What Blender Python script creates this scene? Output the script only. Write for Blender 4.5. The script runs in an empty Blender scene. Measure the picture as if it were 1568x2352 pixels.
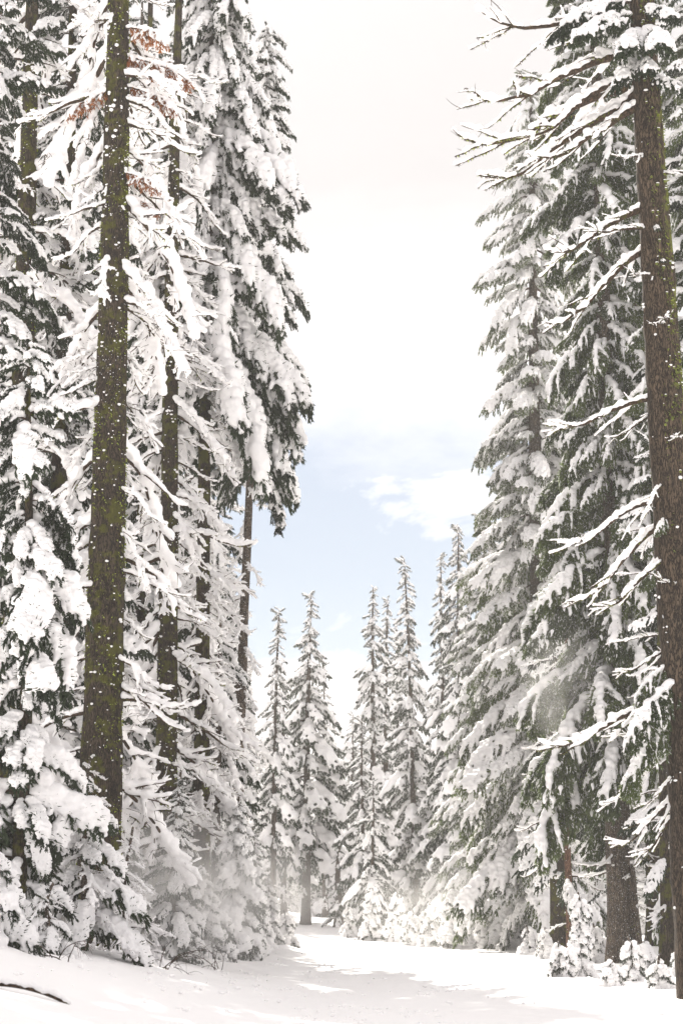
import bpy, math, random
import numpy as np
from mathutils import Vector, Matrix

R = math.radians
SC = bpy.context.scene
COL = SC.collection
rng = np.random.default_rng(7)
random.seed(7)

# ------------------------------------------------------------------ camera
TILT = 11.2
FPX = 4573.0            # focal length in pixels of a 1568 px wide picture
cam_d = bpy.data.cameras.new('camera')
cam = bpy.data.objects.new('camera', cam_d)
COL.objects.link(cam)
cam.location = (0, 0, 0)
cam.rotation_euler = (R(90 + TILT), 0, 0)
cam_d.sensor_fit = 'VERTICAL'
cam_d.sensor_height = 36.0
cam_d.lens = FPX / 2352 * 36
cam_d.clip_end = 5000
cam_d.dof.use_dof = True
cam_d.dof.focus_distance = 46
cam_d.dof.aperture_fstop = 2.4
SC.camera = cam

# ------------------------------------------------------------------ light
SUN_EL, SUN_AZ = 42.0, -11.0     # azimuth from +Y, negative = left
sun_dir = Vector((math.sin(R(SUN_AZ)) * math.cos(R(SUN_EL)), math.cos(R(SUN_AZ)) * math.cos(R(SUN_EL)), math.sin(R(SUN_EL))))
sd = bpy.data.lights.new('sun', 'SUN')
sd.energy = 4.6
sd.angle = R(0.6)
sd.color = (1.0, 0.955, 0.87)
sun = bpy.data.objects.new('sun', sd)
COL.objects.link(sun)
sun.rotation_euler = sun_dir.to_track_quat('Z', 'Y').to_euler()
sun.location = (-60, 60, 80)

world = bpy.data.worlds.new('World')
SC.world = world
world.use_nodes = True
nt = world.node_tree
nt.nodes.clear()


def N(nt, typ, **kw):
    n = nt.nodes.new(typ)
    for k, v in kw.items():
        if k == 'inp':
            for a, b in v.items():
                n.inputs[a].default_value = b
        else:
            setattr(n, k, v)
    return n


def ramp(nt, pts, src, interp='EASE'):
    n = nt.nodes.new('ShaderNodeValToRGB')
    cr = n.color_ramp
    cr.interpolation = interp
    while len(cr.elements) < len(pts):
        cr.elements.new(0.5)
    for e, (p, c) in zip(cr.elements, pts):
        e.position = p
        e.color = (c, c, c, 1) if isinstance(c, (int, float)) else (*c, 1)
    nt.links.new(src, n.inputs[0])
    return n.outputs[0]


def math_n(nt, op, a, b=None, clamp=False):
    n = nt.nodes.new('ShaderNodeMath')
    n.operation = op
    n.use_clamp = clamp
    for i, v in enumerate((a, b)):
        if v is None:
            continue
        if isinstance(v, (int, float)):
            n.inputs[i].default_value = v
        else:
            nt.links.new(v, n.inputs[i])
    return n.outputs[0]


def mixc(nt, fac, a, b):
    n = nt.nodes.new('ShaderNodeMix')
    n.data_type = 'RGBA'
    for idx, v in ((0, fac), (6, a), (7, b)):
        if isinstance(v, (int, float)):
            n.inputs[idx].default_value = v
        elif isinstance(v, tuple):
            n.inputs[idx].default_value = (*v, 1)
        else:
            nt.links.new(v, n.inputs[idx])
    return n.outputs[2]


sky = N(nt, 'ShaderNodeTexSky', sky_type='NISHITA', sun_disc=False, sun_elevation=R(SUN_EL), sun_rotation=R(SUN_AZ),
        air_density=1.0, dust_density=0.6, ozone_density=1.6)
tc = N(nt, 'ShaderNodeTexCoord')
sep = N(nt, 'ShaderNodeSeparateXYZ')
nt.links.new(tc.outputs['Generated'], sep.inputs[0])
# clouds: noise on a direction stretched sideways
mp = N(nt, 'ShaderNodeMapping', inp={'Scale': (1.0, 1.0, 2.3)})
nt.links.new(tc.outputs['Generated'], mp.inputs[0])
nz = N(nt, 'ShaderNodeTexNoise', inp={'Scale': 9.0, 'Detail': 8.0, 'Roughness': 0.6, 'Distortion': 0.3})
nt.links.new(mp.outputs[0], nz.inputs['Vector'])
nz2 = N(nt, 'ShaderNodeTexNoise', inp={'Scale': 3.0, 'Detail': 4.0, 'Roughness': 0.5})
nt.links.new(mp.outputs[0], nz2.inputs['Vector'])
zz = math_n(nt, 'ADD', sep.outputs[2], math_n(nt, 'MULTIPLY', math_n(nt, 'SUBTRACT', nz.outputs[0], 0.5), 0.085))
# cover against height: low cumulus bank, clear belt, overcast sheet above
cover = ramp(nt, [(0.0, 1.0), (0.116, 1.0), (0.124, 0.04), (0.212, 0.08), (0.238, 0.45), (0.272, 1.0)], zz, 'LINEAR')
wisps = ramp(nt, [(0.56, 0.0), (0.70, 0.75)], nz.outputs[0])
cov = math_n(nt, 'MAXIMUM', cover, wisps)
# brightness of cloud: brilliant at its lower edge and towards the sun, greyer high up; zenith above the view brightened to lift shaded surfaces
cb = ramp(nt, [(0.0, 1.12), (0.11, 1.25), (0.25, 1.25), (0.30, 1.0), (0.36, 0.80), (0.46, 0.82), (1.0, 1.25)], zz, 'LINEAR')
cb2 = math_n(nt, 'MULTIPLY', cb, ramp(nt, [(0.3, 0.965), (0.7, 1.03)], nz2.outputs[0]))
cloudcol = N(nt, 'ShaderNodeVectorMath', operation='SCALE')
cloudcol.inputs[0].default_value = (1.0, 0.958, 0.95)
# clouds glow where the sun stands behind them
dotn = N(nt, 'ShaderNodeVectorMath', operation='DOT_PRODUCT')
nt.links.new(tc.outputs['Generated'], dotn.inputs[0])
dotn.inputs[1].default_value = sun_dir[:]
glow = math_n(nt, 'POWER', math_n(nt, 'MAXIMUM', dotn.outputs['Value'], 0.0), 7.0)
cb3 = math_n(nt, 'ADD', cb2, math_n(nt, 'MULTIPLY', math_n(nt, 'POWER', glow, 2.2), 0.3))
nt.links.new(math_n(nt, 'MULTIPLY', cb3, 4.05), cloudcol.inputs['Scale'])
skyb = N(nt, 'ShaderNodeVectorMath', operation='SCALE', inp={'Scale': 0.30})
nt.links.new(sky.outputs[0], skyb.inputs[0])
# thin veil over the clear part
veil = mixc(nt, 0.45, skyb.outputs[0], (2.6, 2.85, 3.35))
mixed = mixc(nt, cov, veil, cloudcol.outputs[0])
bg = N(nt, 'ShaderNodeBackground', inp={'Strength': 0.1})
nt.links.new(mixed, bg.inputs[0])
wo = N(nt, 'ShaderNodeOutputWorld')
nt.links.new(bg.outputs[0], wo.inputs[0])

vs = SC.view_settings
SC.display_settings.display_device = 'sRGB'
vs.view_transform = 'Standard'
vs.look = 'None'
vs.gamma = 1
vs.use_curve_mapping = False
vs.exposure = 1.4

cy = SC.cycles
cy.use_denoising = True
cy.max_bounces = 7
cy.diffuse_bounces = 5
cy.glossy_bounces = 1
cy.transmission_bounces = 3
cy.volume_bounces = 1
cy.transparent_max_bounces = 4
cy.use_adaptive_sampling = True
cy.adaptive_threshold = 0.02


# ------------------------------------------------------------------ numeric noise
def vnoise(x, y, seed=0):
    x = np.asarray(x, float); y = np.asarray(y, float)
    xi = np.floor(x).astype(np.int64); yi = np.floor(y).astype(np.int64)
    fx = x - xi; fy = y - yi
    fx = fx * fx * (3 - 2 * fx); fy = fy * fy * (3 - 2 * fy)

    def h(a, b):
        n = (a * 374761393 + b * 668265263 + seed * 974711) & 0x7fffffff
        n = ((n ^ (n >> 13)) * 1274126177) & 0x7fffffff
        return ((n ^ (n >> 16)) & 0xffff) / 65535.0
    return (h(xi, yi) * (1 - fx) + h(xi + 1, yi) * fx) * (1 - fy) + (h(xi, yi + 1) * (1 - fx) + h(xi + 1, yi + 1) * fx) * fy


def fbm(x, y, seed=0, o=4):
    s = 0; a = 1; t = 0
    for i in range(o):
        s = s + a * vnoise(x * 2 ** i + 17 * i, y * 2 ** i - 9 * i, seed + i); t += a; a *= 0.5
    return s / t - 0.5


def sstep(a, b, x):
    t = np.clip((x - a) / (b - a), 0, 1)
    return t * t * (3 - 2 * t)


def ground(x, y):
    x = np.asarray(x, float); y = np.asarray(y, float)
    xl = 0.3 - 0.043 * (np.clip(y, 0, 150) - 28)
    xr = 6.3 + 0 * y
    z = -1.7 + 0.85 * sstep(92, 140, y) + 0.012 * np.clip(y - 140, 0, 400)
    left = sstep(0, 6.5, xl - x)
    z = z + left * (0.95 - 0.3 * sstep(45, 80, y)) + 0.035 * np.clip(xl - x - 6, 0, 60)
    right = sstep(0.0, 3.0, x - xr)
    z = z + right * 0.28 + 0.02 * np.clip(x - xr - 3, 0, 60)
    off = np.maximum(left, right)
    z = z + fbm(x / 7.0, y / 11.0, 3) * (0.30 + 0.5 * off)
    z = z + fbm(x / 1.3, y / 2.2, 5, 3) * (0.10 + 0.24 * off)
    z = z + np.abs(fbm(x / 0.5, y / 0.8, 21, 3)) * 0.07
    # soft ploughed shoulder along the left edge of the road
    z = z + 0.30 * np.exp(-((x - xl + 0.6) / 0.7) ** 2) * (0.5 + fbm(x / 2, y / 3.0, 9) * 1.2) * sstep(50, 70, y)
    return z


def X_at(px, D):
    """world x seen at picture column px (1568 px frame) for something D metres ahead"""
    return (px - 784) / FPX * D * math.cos(R(TILT)) * 1.02


def Z_at(py, D):
    b = (1176 - py) / FPX
    c, s = math.cos(R(TILT)), math.sin(R(TILT))
    return D * (b * c + s) / (c - b * s)


# ------------------------------------------------------------------ materials
def mat(name):
    m = bpy.data.materials.new(name)
    m.use_nodes = True
    m.node_tree.nodes.clear()
    out = m.node_tree.nodes.new('ShaderNodeOutputMaterial')
    return m, m.node_tree, out


def m_snow(name, transl=0.22, bump=0.35, scale=14.0, col=(0.93, 0.915, 0.92)):
    m, t, out = mat(name)
    tcn = N(t, 'ShaderNodeTexCoord')
    n1 = N(t, 'ShaderNodeTexNoise', inp={'Scale': scale, 'Detail': 5.0, 'Roughness': 0.62})
    t.links.new(tcn.outputs['Object'], n1.inputs['Vector'])
    b = N(t, 'ShaderNodeBump', inp={'Strength': bump, 'Distance': 0.05})
    t.links.new(n1.outputs[0], b.inputs['Height'])
    p = N(t, 'ShaderNodeBsdfPrincipled', inp={'Base Color': (*col, 1), 'Roughness': 0.75, 'Specular IOR Level': 0.25})
    t.links.new(b.outputs[0], p.inputs['Normal'])
    tr = N(t, 'ShaderNodeBsdfTranslucent', inp={'Color': (*col, 1)})
    mx = N(t, 'ShaderNodeMixShader', inp={0: transl})
    t.links.new(p.outputs[0], mx.inputs[1]); t.links.new(tr.outputs[0], mx.inputs[2])
    t.links.new(mx.outputs[0], out.inputs[0])
    return m


def m_needle(name, c1, c2, transl=0.22):
    m, t, out = mat(name)
    tcn = N(t, 'ShaderNodeTexCoord')
    oi = N(t, 'ShaderNodeObjectInfo')
    n1 = N(t, 'ShaderNodeTexNoise', inp={'Scale': 5.0, 'Detail': 3.0})
    t.links.new(tcn.outputs['Object'], n1.inputs['Vector'])
    f = math_n(t, 'ADD', math_n(t, 'MULTIPLY', n1.outputs[0], 0.9), math_n(t, 'MULTIPLY', oi.outputs['Random'], 0.35))
    f = ramp(t, [(0.35, 0.0), (0.85, 1.0)], f)
    c = mixc(t, f, c1, c2)
    p = N(t, 'ShaderNodeBsdfPrincipled', inp={'Roughness': 0.55, 'Specular IOR Level': 0.4})
    t.links.new(c, p.inputs['Base Color'])
    tr = N(t, 'ShaderNodeBsdfTranslucent')
    t.links.new(c, tr.inputs[0])
    mx = N(t, 'ShaderNodeMixShader', inp={0: transl})
    t.links.new(p.outputs[0], mx.inputs[1]); t.links.new(tr.outputs[0], mx.inputs[2])
    t.links.new(mx.outputs[0], out.inputs[0])
    return m


def m_bark(name, c1, c2, moss, mosscol=(0.13, 0.135, 0.018), side=0.0, frost=0.0):
    m, t, out = mat(name)
    tcn = N(t, 'ShaderNodeTexCoord')
    mpn = N(t, 'ShaderNodeMapping', inp={'Scale': (1.0, 1.0, 0.22)})
    t.links.new(tcn.outputs['Object'], mpn.inputs[0])
    vo = N(t, 'ShaderNodeTexVoronoi', feature='DISTANCE_TO_EDGE', inp={'Scale': 21.0, 'Randomness': 1.0})
    wn = N(t, 'ShaderNodeTexNoise', inp={'Scale': 9.0, 'Detail': 6.0, 'Roughness': 0.65})
    t.links.new(mpn.outputs[0], wn.inputs['Vector'])
    wv = N(t, 'ShaderNodeVectorMath', operation='MULTIPLY_ADD')
    t.links.new(wn.outputs['Color'], wv.inputs[0]); wv.inputs[1].default_value = (0.26, 0.26, 0.26)
    t.links.new(mpn.outputs[0], wv.inputs[2])
    t.links.new(wv.outputs[0], vo.inputs['Vector'])
    crack = ramp(t, [(0.0, 0.12), (0.20, 1.0)], vo.outputs['Distance'])
    f = math_n(t, 'MULTIPLY', crack, wn.outputs[0])
    base = mixc(t, ramp(t, [(0.1, 0.0), (0.6, 1.0)], f), c1, c2)
    mn = N(t, 'ShaderNodeTexNoise', inp={'Scale': 2.6, 'Detail': 9.0, 'Roughness': 0.72})
    t.links.new(tcn.outputs['Object'], mn.inputs['Vector'])
    mf = mn.outputs[0]
    if side:
        ge = N(t, 'ShaderNodeNewGeometry'); sp = N(t, 'ShaderNodeSeparateXYZ')
        t.links.new(ge.outputs['Normal'], sp.inputs[0])
        mf = math_n(t, 'ADD', mf, math_n(t, 'MULTIPLY', sp.outputs[0], side))
    mm = ramp(t, [(0.62 - moss, 0.0), (0.70 - moss, 1.0)], mf, 'LINEAR')
    mvar = mixc(t, wn.outputs[0], tuple(0.35 * v for v in mosscol), mosscol)
    base = mixc(t, math_n(t, 'MULTIPLY', mm, 0.85), base, mvar)
    if frost:
        fn = N(t, 'ShaderNodeTexNoise', inp={'Scale': 30.0, 'Detail': 4.0, 'Roughness': 0.7})
        t.links.new(tcn.outputs['Object'], fn.inputs['Vector'])
        base = mixc(t, ramp(t, [(0.66 - frost, 0.0), (0.72 - frost, 1.0)], fn.outputs[0]), base, (0.8, 0.79, 0.79))
    hgt = math_n(t, 'ADD', math_n(t, 'MULTIPLY', crack, 0.7), math_n(t, 'MULTIPLY', mn.outputs[0], 0.5))
    b = N(t, 'ShaderNodeBump', inp={'Strength': 0.9, 'Distance': 0.04})
    t.links.new(hgt, b.inputs['Height'])
    p = N(t, 'ShaderNodeBsdfPrincipled', inp={'Roughness': 0.9, 'Specular IOR Level': 0.15})
    t.links.new(base, p.inputs['Base Color']); t.links.new(b.outputs[0], p.inputs['Normal'])
    t.links.new(p.outputs[0], out.inputs[0])
    return m


SNOW = m_snow('snow_on_branches', 0.12, 0.6, 11.0)
GSNOW = m_snow('snow_ground', 0.0, 0.25, 3.0, (0.90, 0.885, 0.885))
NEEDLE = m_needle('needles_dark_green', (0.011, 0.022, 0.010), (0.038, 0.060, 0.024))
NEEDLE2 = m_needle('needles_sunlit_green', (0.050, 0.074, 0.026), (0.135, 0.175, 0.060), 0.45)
DEAD = m_needle('needles_rusty_brown', (0.20, 0.065, 0.018), (0.36, 0.14, 0.04))
MOSS = m_needle('moss_yellow_green', (0.09, 0.11, 0.01), (0.30, 0.36, 0.03))
TWIG = m_bark('twig_bark', (0.035, 0.022, 0.016), (0.12, 0.07, 0.05), 0.06)
TWIGM = m_bark('mossy_twig_bark', (0.03, 0.02, 0.012), (0.11, 0.068, 0.045), 0.05)
BARK_M = m_bark('mossy_bark', (0.012, 0.009, 0.006), (0.075, 0.054, 0.038), 0.12, mosscol=(0.12, 0.12, 0.014), frost=0.0)
BARK_R = m_bark('brown_bark_mossy_on_one_side', (0.016, 0.011, 0.007), (0.105, 0.074, 0.050), -0.02, (0.20, 0.23, 0.025), 0.16)
BARK_F = m_bark('grey_brown_bark', (0.04, 0.03, 0.024), (0.16, 0.125, 0.095), 0.02, frost=0.06)
BARK_RED = m_bark('reddish_bark', (0.07, 0.035, 0.02), (0.22, 0.12, 0.08), -0.05)


# ------------------------------------------------------------------ mesh collecting
ICO_V = None


def _ico():
    import bmesh
    bm = bmesh.new()
    bmesh.ops.create_icosphere(bm, subdivisions=1, radius=1)
    v = np.array([x.co[:] for x in bm.verts]); f = np.array([[q.index for q in p.verts] for p in bm.faces])
    bm.free()
    bm = bmesh.new()
    bmesh.ops.create_icosphere(bm, subdivisions=2, radius=1)
    v2 = np.array([x.co[:] for x in bm.verts]); f2 = np.array([[q.index for q in p.verts] for p in bm.faces])
    bm.free()
    return v, f, v2, f2


IV, IF, IV2, IF2 = _ico()


class Geo:
    def __init__(s):
        s.v = []; s.f = []; s.m = []; s.n = 0

    def add(s, v, f, m=0):
        s.v.append(np.asarray(v, float)); f = np.asarray(f)
        if f.shape[1] == 3:
            f = np.hstack([f, f[:, :1]])     # tri marked by repeated first
        s.f.append(f + s.n); s.m.append(np.full(len(f), m)); s.n += len(v)

    def tube(s, pts, rad, sides=6, m=0, cap=True):
        pts = np.asarray(pts, float); rad = np.broadcast_to(rad, len(pts))
        T = np.gradient(pts, axis=0); T /= np.linalg.norm(T, axis=1)[:, None] + 1e-9
        ref = np.array([0, 1, 0.13]) if abs(T[0][1]) < 0.8 else np.array([1, 0, 0.1])
        A = np.cross(T, ref); A /= np.linalg.norm(A, axis=1)[:, None] + 1e-9
        B = np.cross(T, A)
        a = np.arange(sides) / sides * 2 * np.pi
        v = pts[:, None] + rad[:, None, None] * (A[:, None] * np.cos(a)[None, :, None] + B[:, None] * np.sin(a)[None, :, None])
        n = len(pts)
        i = np.arange(n - 1)[:, None] * sides; j = np.arange(sides)[None]; j2 = (j + 1) % sides
        f = np.stack([i + j, i + j2, i + sides + j2, i + sides + j], -1).reshape(-1, 4)
        s.add(v.reshape(-1, 3), f, m)

    def blobs(s, C, Rr, m=0, hi=False):
        """ellipsoids at centres C with radii Rr (n,3)"""
        V, F = (IV2, IF2) if hi else (IV, IF)
        C = np.asarray(C); Rr = np.asarray(Rr)
        v = C[:, None] + V[None] * Rr[:, None]
        f = (F[None] + (np.arange(len(C)) * len(V))[:, None, None]).reshape(-1, 3)
        s.add(v.reshape(-1, 3), f, m)

    def needles(s, P, D, L, W, m):
        """slender triangles at P pointing along D"""
        n = len(P)
        if n == 0:
            return
        q = rng.normal(size=(n, 3)); w = np.cross(D, q); w /= np.linalg.norm(w, axis=1)[:, None] + 1e-9
        v = np.stack([P - w * W[:, None], P + w * W[:, None], P + D * L[:, None]], 1).reshape(-1, 3)
        f = np.arange(n * 3).reshape(-1, 3)
        f = np.hstack([f, f[:, :1]])
        s.v.append(v); s.f.append(f + s.n); s.m.append(np.broadcast_to(m, n).copy()); s.n += n * 3

    def mesh(s, name, mats, smooth=True):
        V = np.concatenate(s.v); F = np.concatenate(s.f); M = np.concatenate(s.m)
        tri = F[:, 0] == F[:, 3]
        cnt = np.where(tri, 3, 4)
        start = np.concatenate([[0], np.cumsum(cnt)[:-1]])
        mask = np.ones(F.shape, bool); mask[tri, 3] = False
        loops = F[mask]
        me = bpy.data.meshes.new(name)
        me.vertices.add(len(V)); me.vertices.foreach_set('co', V.astype(np.float32).ravel())
        me.loops.add(len(loops)); me.loops.foreach_set('vertex_index', loops.astype(np.int32))
        me.polygons.add(len(F)); me.polygons.foreach_set('loop_start', start.astype(np.int32))
        me.polygons.foreach_set('loop_total', cnt.astype(np.int32))
        me.polygons.foreach_set('material_index', M.astype(np.int32))
        me.polygons.foreach_set('use_smooth', np.full(len(F), smooth))
        for q in mats:
            me.materials.append(q)
        me.update(calc_edges=True)
        return me


def remesh(me, voxel, mats, name):
    o = bpy.data.objects.new('tmp', me)
    COL.objects.link(o)
    md = o.modifiers.new('r', 'REMESH'); md.mode = 'VOXEL'; md.voxel_size = voxel; md.use_smooth_shade = True
    sm = o.modifiers.new('s', 'SMOOTH'); sm.factor = 0.6; sm.iterations = 2
    dg = bpy.context.evaluated_depsgraph_get()
    ev = o.evaluated_get(dg)
    new = bpy.data.meshes.new_from_object(ev)
    new.name = name
    bpy.data.objects.remove(o); bpy.data.meshes.remove(me)
    new.materials.clear()
    for q in mats:
        new.materials.append(q)
    n_ = len(new.vertices)
    co = np.zeros(n_ * 3, np.float32); new.vertices.foreach_get('co', co); co = co.reshape(-1, 3)
    no = np.zeros(n_ * 3, np.float32); new.vertices.foreach_get('normal', no); no = no.reshape(-1, 3)
    fr_ = 0.45 / voxel
    d_ = fbm(co[:, 0] * fr_ + co[:, 2] * fr_ * 0.6, co[:, 1] * fr_, 31, 2) + fbm(co[:, 2] * fr_, co[:, 1] * fr_ * 0.7 + co[:, 0] * fr_ * .5, 77, 2)
    co += no * (d_ * voxel * 0.8)[:, None]
    new.vertices.foreach_set('co', co.astype(np.float32).ravel())
    new.polygons.foreach_set('use_smooth', np.ones(len(new.polygons), bool))
    return new


def link(name, me, parent=None, **props):
    o = bpy.data.objects.new(name, me)
    COL.objects.link(o)
    if parent is not None:
        o.parent = parent
    for k, v in props.items():
        o[k] = v
    return o


def empty(name, loc, label, cat, group=None):
    o = bpy.data.objects.new(name, None)
    COL.objects.link(o)
    o.location = loc
    o['label'] = label; o['category'] = cat
    if group:
        o['group'] = group
    return o


# ------------------------------------------------------------------ boughs
def curve(p0, d0, L, n, bend, wob=0.06):
    """polyline from p0 along d0, bending towards vector bend as it goes"""
    p = np.array(p0, float); d = np.array(d0, float); d /= np.linalg.norm(d)
    out = [p.copy()]; st = L / (n - 1)
    for i in range(n - 1):
        d = d + np.asarray(bend) * st / max(L, .2) + rng.normal(size=3) * wob
        d /= np.linalg.norm(d)
        p = p + d * st
        out.append(p.copy())
    return np.array(out)


def along(pts, k):
    """k random samples along a polyline -> positions, tangents, parameter"""
    t = np.sort(rng.random(k)) * (len(pts) - 1)
    i = np.minimum(t.astype(int), len(pts) - 2); f = (t - i)[:, None]
    P = pts[i] * (1 - f) + pts[i + 1] * f
    T = pts[i + 1] - pts[i]; T /= np.linalg.norm(T, axis=1)[:, None] + 1e-9
    return P, T, t / (len(pts) - 1)


def spray(g, pts, per_m, ln, hang, frost, mi=1, ms=2, wid=0.22):
    L = np.linalg.norm(np.diff(pts, axis=0), axis=1).sum()
    k = max(3, int(per_m * L))
    P, T, t = along(pts, k)
    B = rng.normal(size=(k, 3)); B -= (B * T).sum(1)[:, None] * T; B /= np.linalg.norm(B, axis=1)[:, None] + 1e-9
    D = T * 0.75 + B * 0.75 + np.array([0, 0, -hang]) + rng.normal(size=(k, 3)) * 0.12
    D /= np.linalg.norm(D, axis=1)[:, None]
    LL = ln * rng.uniform(0.6, 1.3, k)
    M = np.where(rng.random(k) < frost, ms, mi)
    g.needles(P, D, LL, LL * wid, M)


def snow_on(sn, pts, r, cover=1.0, flat=0.75, up=0.7, r_end=0.6, step=0.55):
    L = np.linalg.norm(np.diff(pts, axis=0), axis=1).sum()
    k = max(2, int(L / (r * step)))
    t = np.linspace(0, 1, k) * (len(pts) - 1)
    i = np.minimum(t.astype(int), len(pts) - 2); f = (t - i)[:, None]
    P = pts[i] * (1 - f) + pts[i + 1] * f
    T = pts[i + 1] - pts[i]; T /= np.linalg.norm(T, axis=1)[:, None] + 1e-9
    U = np.array([0, 0, 1.0]) - T * T[:, 2:3]
    U = U / (np.linalg.norm(U, axis=1)[:, None] + 1e-6) * 0.75 + np.array([0, 0, 0.25])
    ph = rng.random() * 9
    w = vnoise(np.arange(k) * 6.2 / max(1, k) * L + ph, np.full(k, ph), 3)
    keep = w > (1 - cover) * 0.9
    if not keep.any():
        return
    tt = np.linspace(0, 1, k)
    rr = r * (1 - (1 - r_end) * tt) * (0.55 + 0.9 * w) * rng.uniform(0.85, 1.15, k)
    C = P + U * (rr * up)[:, None] + rng.normal(size=(k, 3)) * (rr * 0.15)[:, None]
    RR = np.stack([rr * 1.1, rr * 1.1, rr * flat], 1)
    sn.blobs(C[keep], RR[keep])


def make_bough(name, L=3.0, a0=5, a1=-50, width=1.1, twigs=26, snow_r=0.11, cover=0.95, needle=(150, 0.075), hang=0.25,
               twig_sag=0.9, frost=0.18, voxel=0.030, nmat=None, sub=True, side_snow=0.8, strands=0, joined=False, tsnow=1.0):
    g = Geo(); sn = Geo()
    n = 12
    ang = np.radians(np.linspace(a0, a1, n)) + rng.normal(size=n) * 0.04
    yaw = np.cumsum(rng.normal(size=n) * 0.03)
    st = L / (n - 1)
    ax = np.zeros((n, 3))
    for i in range(1, n):
        ax[i] = ax[i - 1] + st * np.array([math.cos(ang[i]) * math.cos(yaw[i]), math.sin(yaw[i]) * math.cos(ang[i]), math.sin(ang[i])])
    g.tube(ax, np.linspace(0.045, 0.008, n) * L / 3, 6, 0)
    snow_on(sn, ax[2:], snow_r * 1.25, cover)
    for q in range(twigs):
        t = 0.13 + 0.85 * (q + rng.random()) / twigs
        i = min(int(t * (n - 1)), n - 2); f = t * (n - 1) - i
        p = ax[i] * (1 - f) + ax[i + 1] * f
        T = ax[i + 1] - ax[i]; T /= np.linalg.norm(T)
        sgn = 1 if q % 2 else -1
        S = np.array([0, 1.0, 0]) * sgn
        shape = math.sin(math.pi * min(1, 0.18 + t * 0.82)) ** 0.6 if t < 0.6 else (1.05 - t) / 0.45 * 0.85 + 0.12
        tl = width * max(0.16, shape) * rng.uniform(0.75, 1.15)
        d = T * 0.75 + S * 0.8 + np.array([0, 0, rng.uniform(-0.15, 0.1)])
        tw = curve(p, d, tl, 6, T * 0.5 + np.array([0, 0, -twig_sag]))
        g.tube(tw, np.linspace(0.012, 0.004, 6), 3, 0)
        spray(g, tw, needle[0], needle[1], hang, frost)
        if not joined:
            spray(g, tw, 26, snow_r * 1.7, -0.55, 0.0, wid=0.12)
        if rng.random() < tsnow:
            snow_on(sn, tw[(0 if rng.random() < 0.7 else 1):], snow_r * side_snow * rng.uniform(0.75, 1.2), cover)
        if sub and tl > 0.3:
            for k in range(int(tl / 0.16)):
                tt = rng.uniform(0.2, 0.95) * 5; ii = min(int(tt), 4)
                pp = tw[ii] * (1 - (tt - ii)) + tw[ii + 1] * (tt - ii)
                TT = tw[ii + 1] - tw[ii]; TT /= np.linalg.norm(TT)
                SS = np.cross(TT, [0, 0, 1]) * (1 if k % 2 else -1)
                s2 = curve(pp, TT * 0.8 + SS * 0.7, rng.uniform(0.14, 0.3), 4, [0, 0, -twig_sag])
                spray(g, s2, needle[0] * 1.1, needle[1] * 0.9, hang, frost)
                if rng.random() < 0.45 * tsnow:
                    snow_on(sn, s2, snow_r * side_snow * 0.7, cover)
        for k in range(strands):
            tt = rng.uniform(0.1, 1.0) * 5; ii = min(int(tt), 4)
            pp = tw[ii] * (1 - (tt - ii)) + tw[ii + 1] * (tt - ii)
            s2 = curve(pp, [rng.normal() * 0.5 + 0.3, rng.normal() * 0.5, -0.6], rng.uniform(0.2, 0.5), 5, [0.2, 0, -1.4])
            spray(g, s2, needle[0] * 1.2, needle[1], 0.5, frost * 0.6)
    nm = nmat or NEEDLE
    xm = ax[:, 0].max() + 0.08
    if joined:
        s = remesh(sn.mesh('s', []), voxel, [SNOW], 's')
        V = np.zeros(len(s.vertices) * 3, np.float32); s.vertices.foreach_get('co', V)
        F = [tuple(p.vertices) for p in s.polygons]
        F = np.array([f if len(f) == 4 else (f[0], f[1], f[2], f[0]) for f in F])
        g.v.append(V.reshape(-1, 3)); g.f.append(F + g.n); g.m.append(np.full(len(F), 2)); g.n += len(V) // 3
        bpy.data.meshes.remove(s)
        return (g.mesh(name, [TWIG, nm, SNOW]), None, xm)
    me = g.mesh(name, [TWIG, nm, SNOW])
    return (me, remesh(sn.mesh('s', []), voxel, [SNOW], name + '_snow'), xm)


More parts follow.
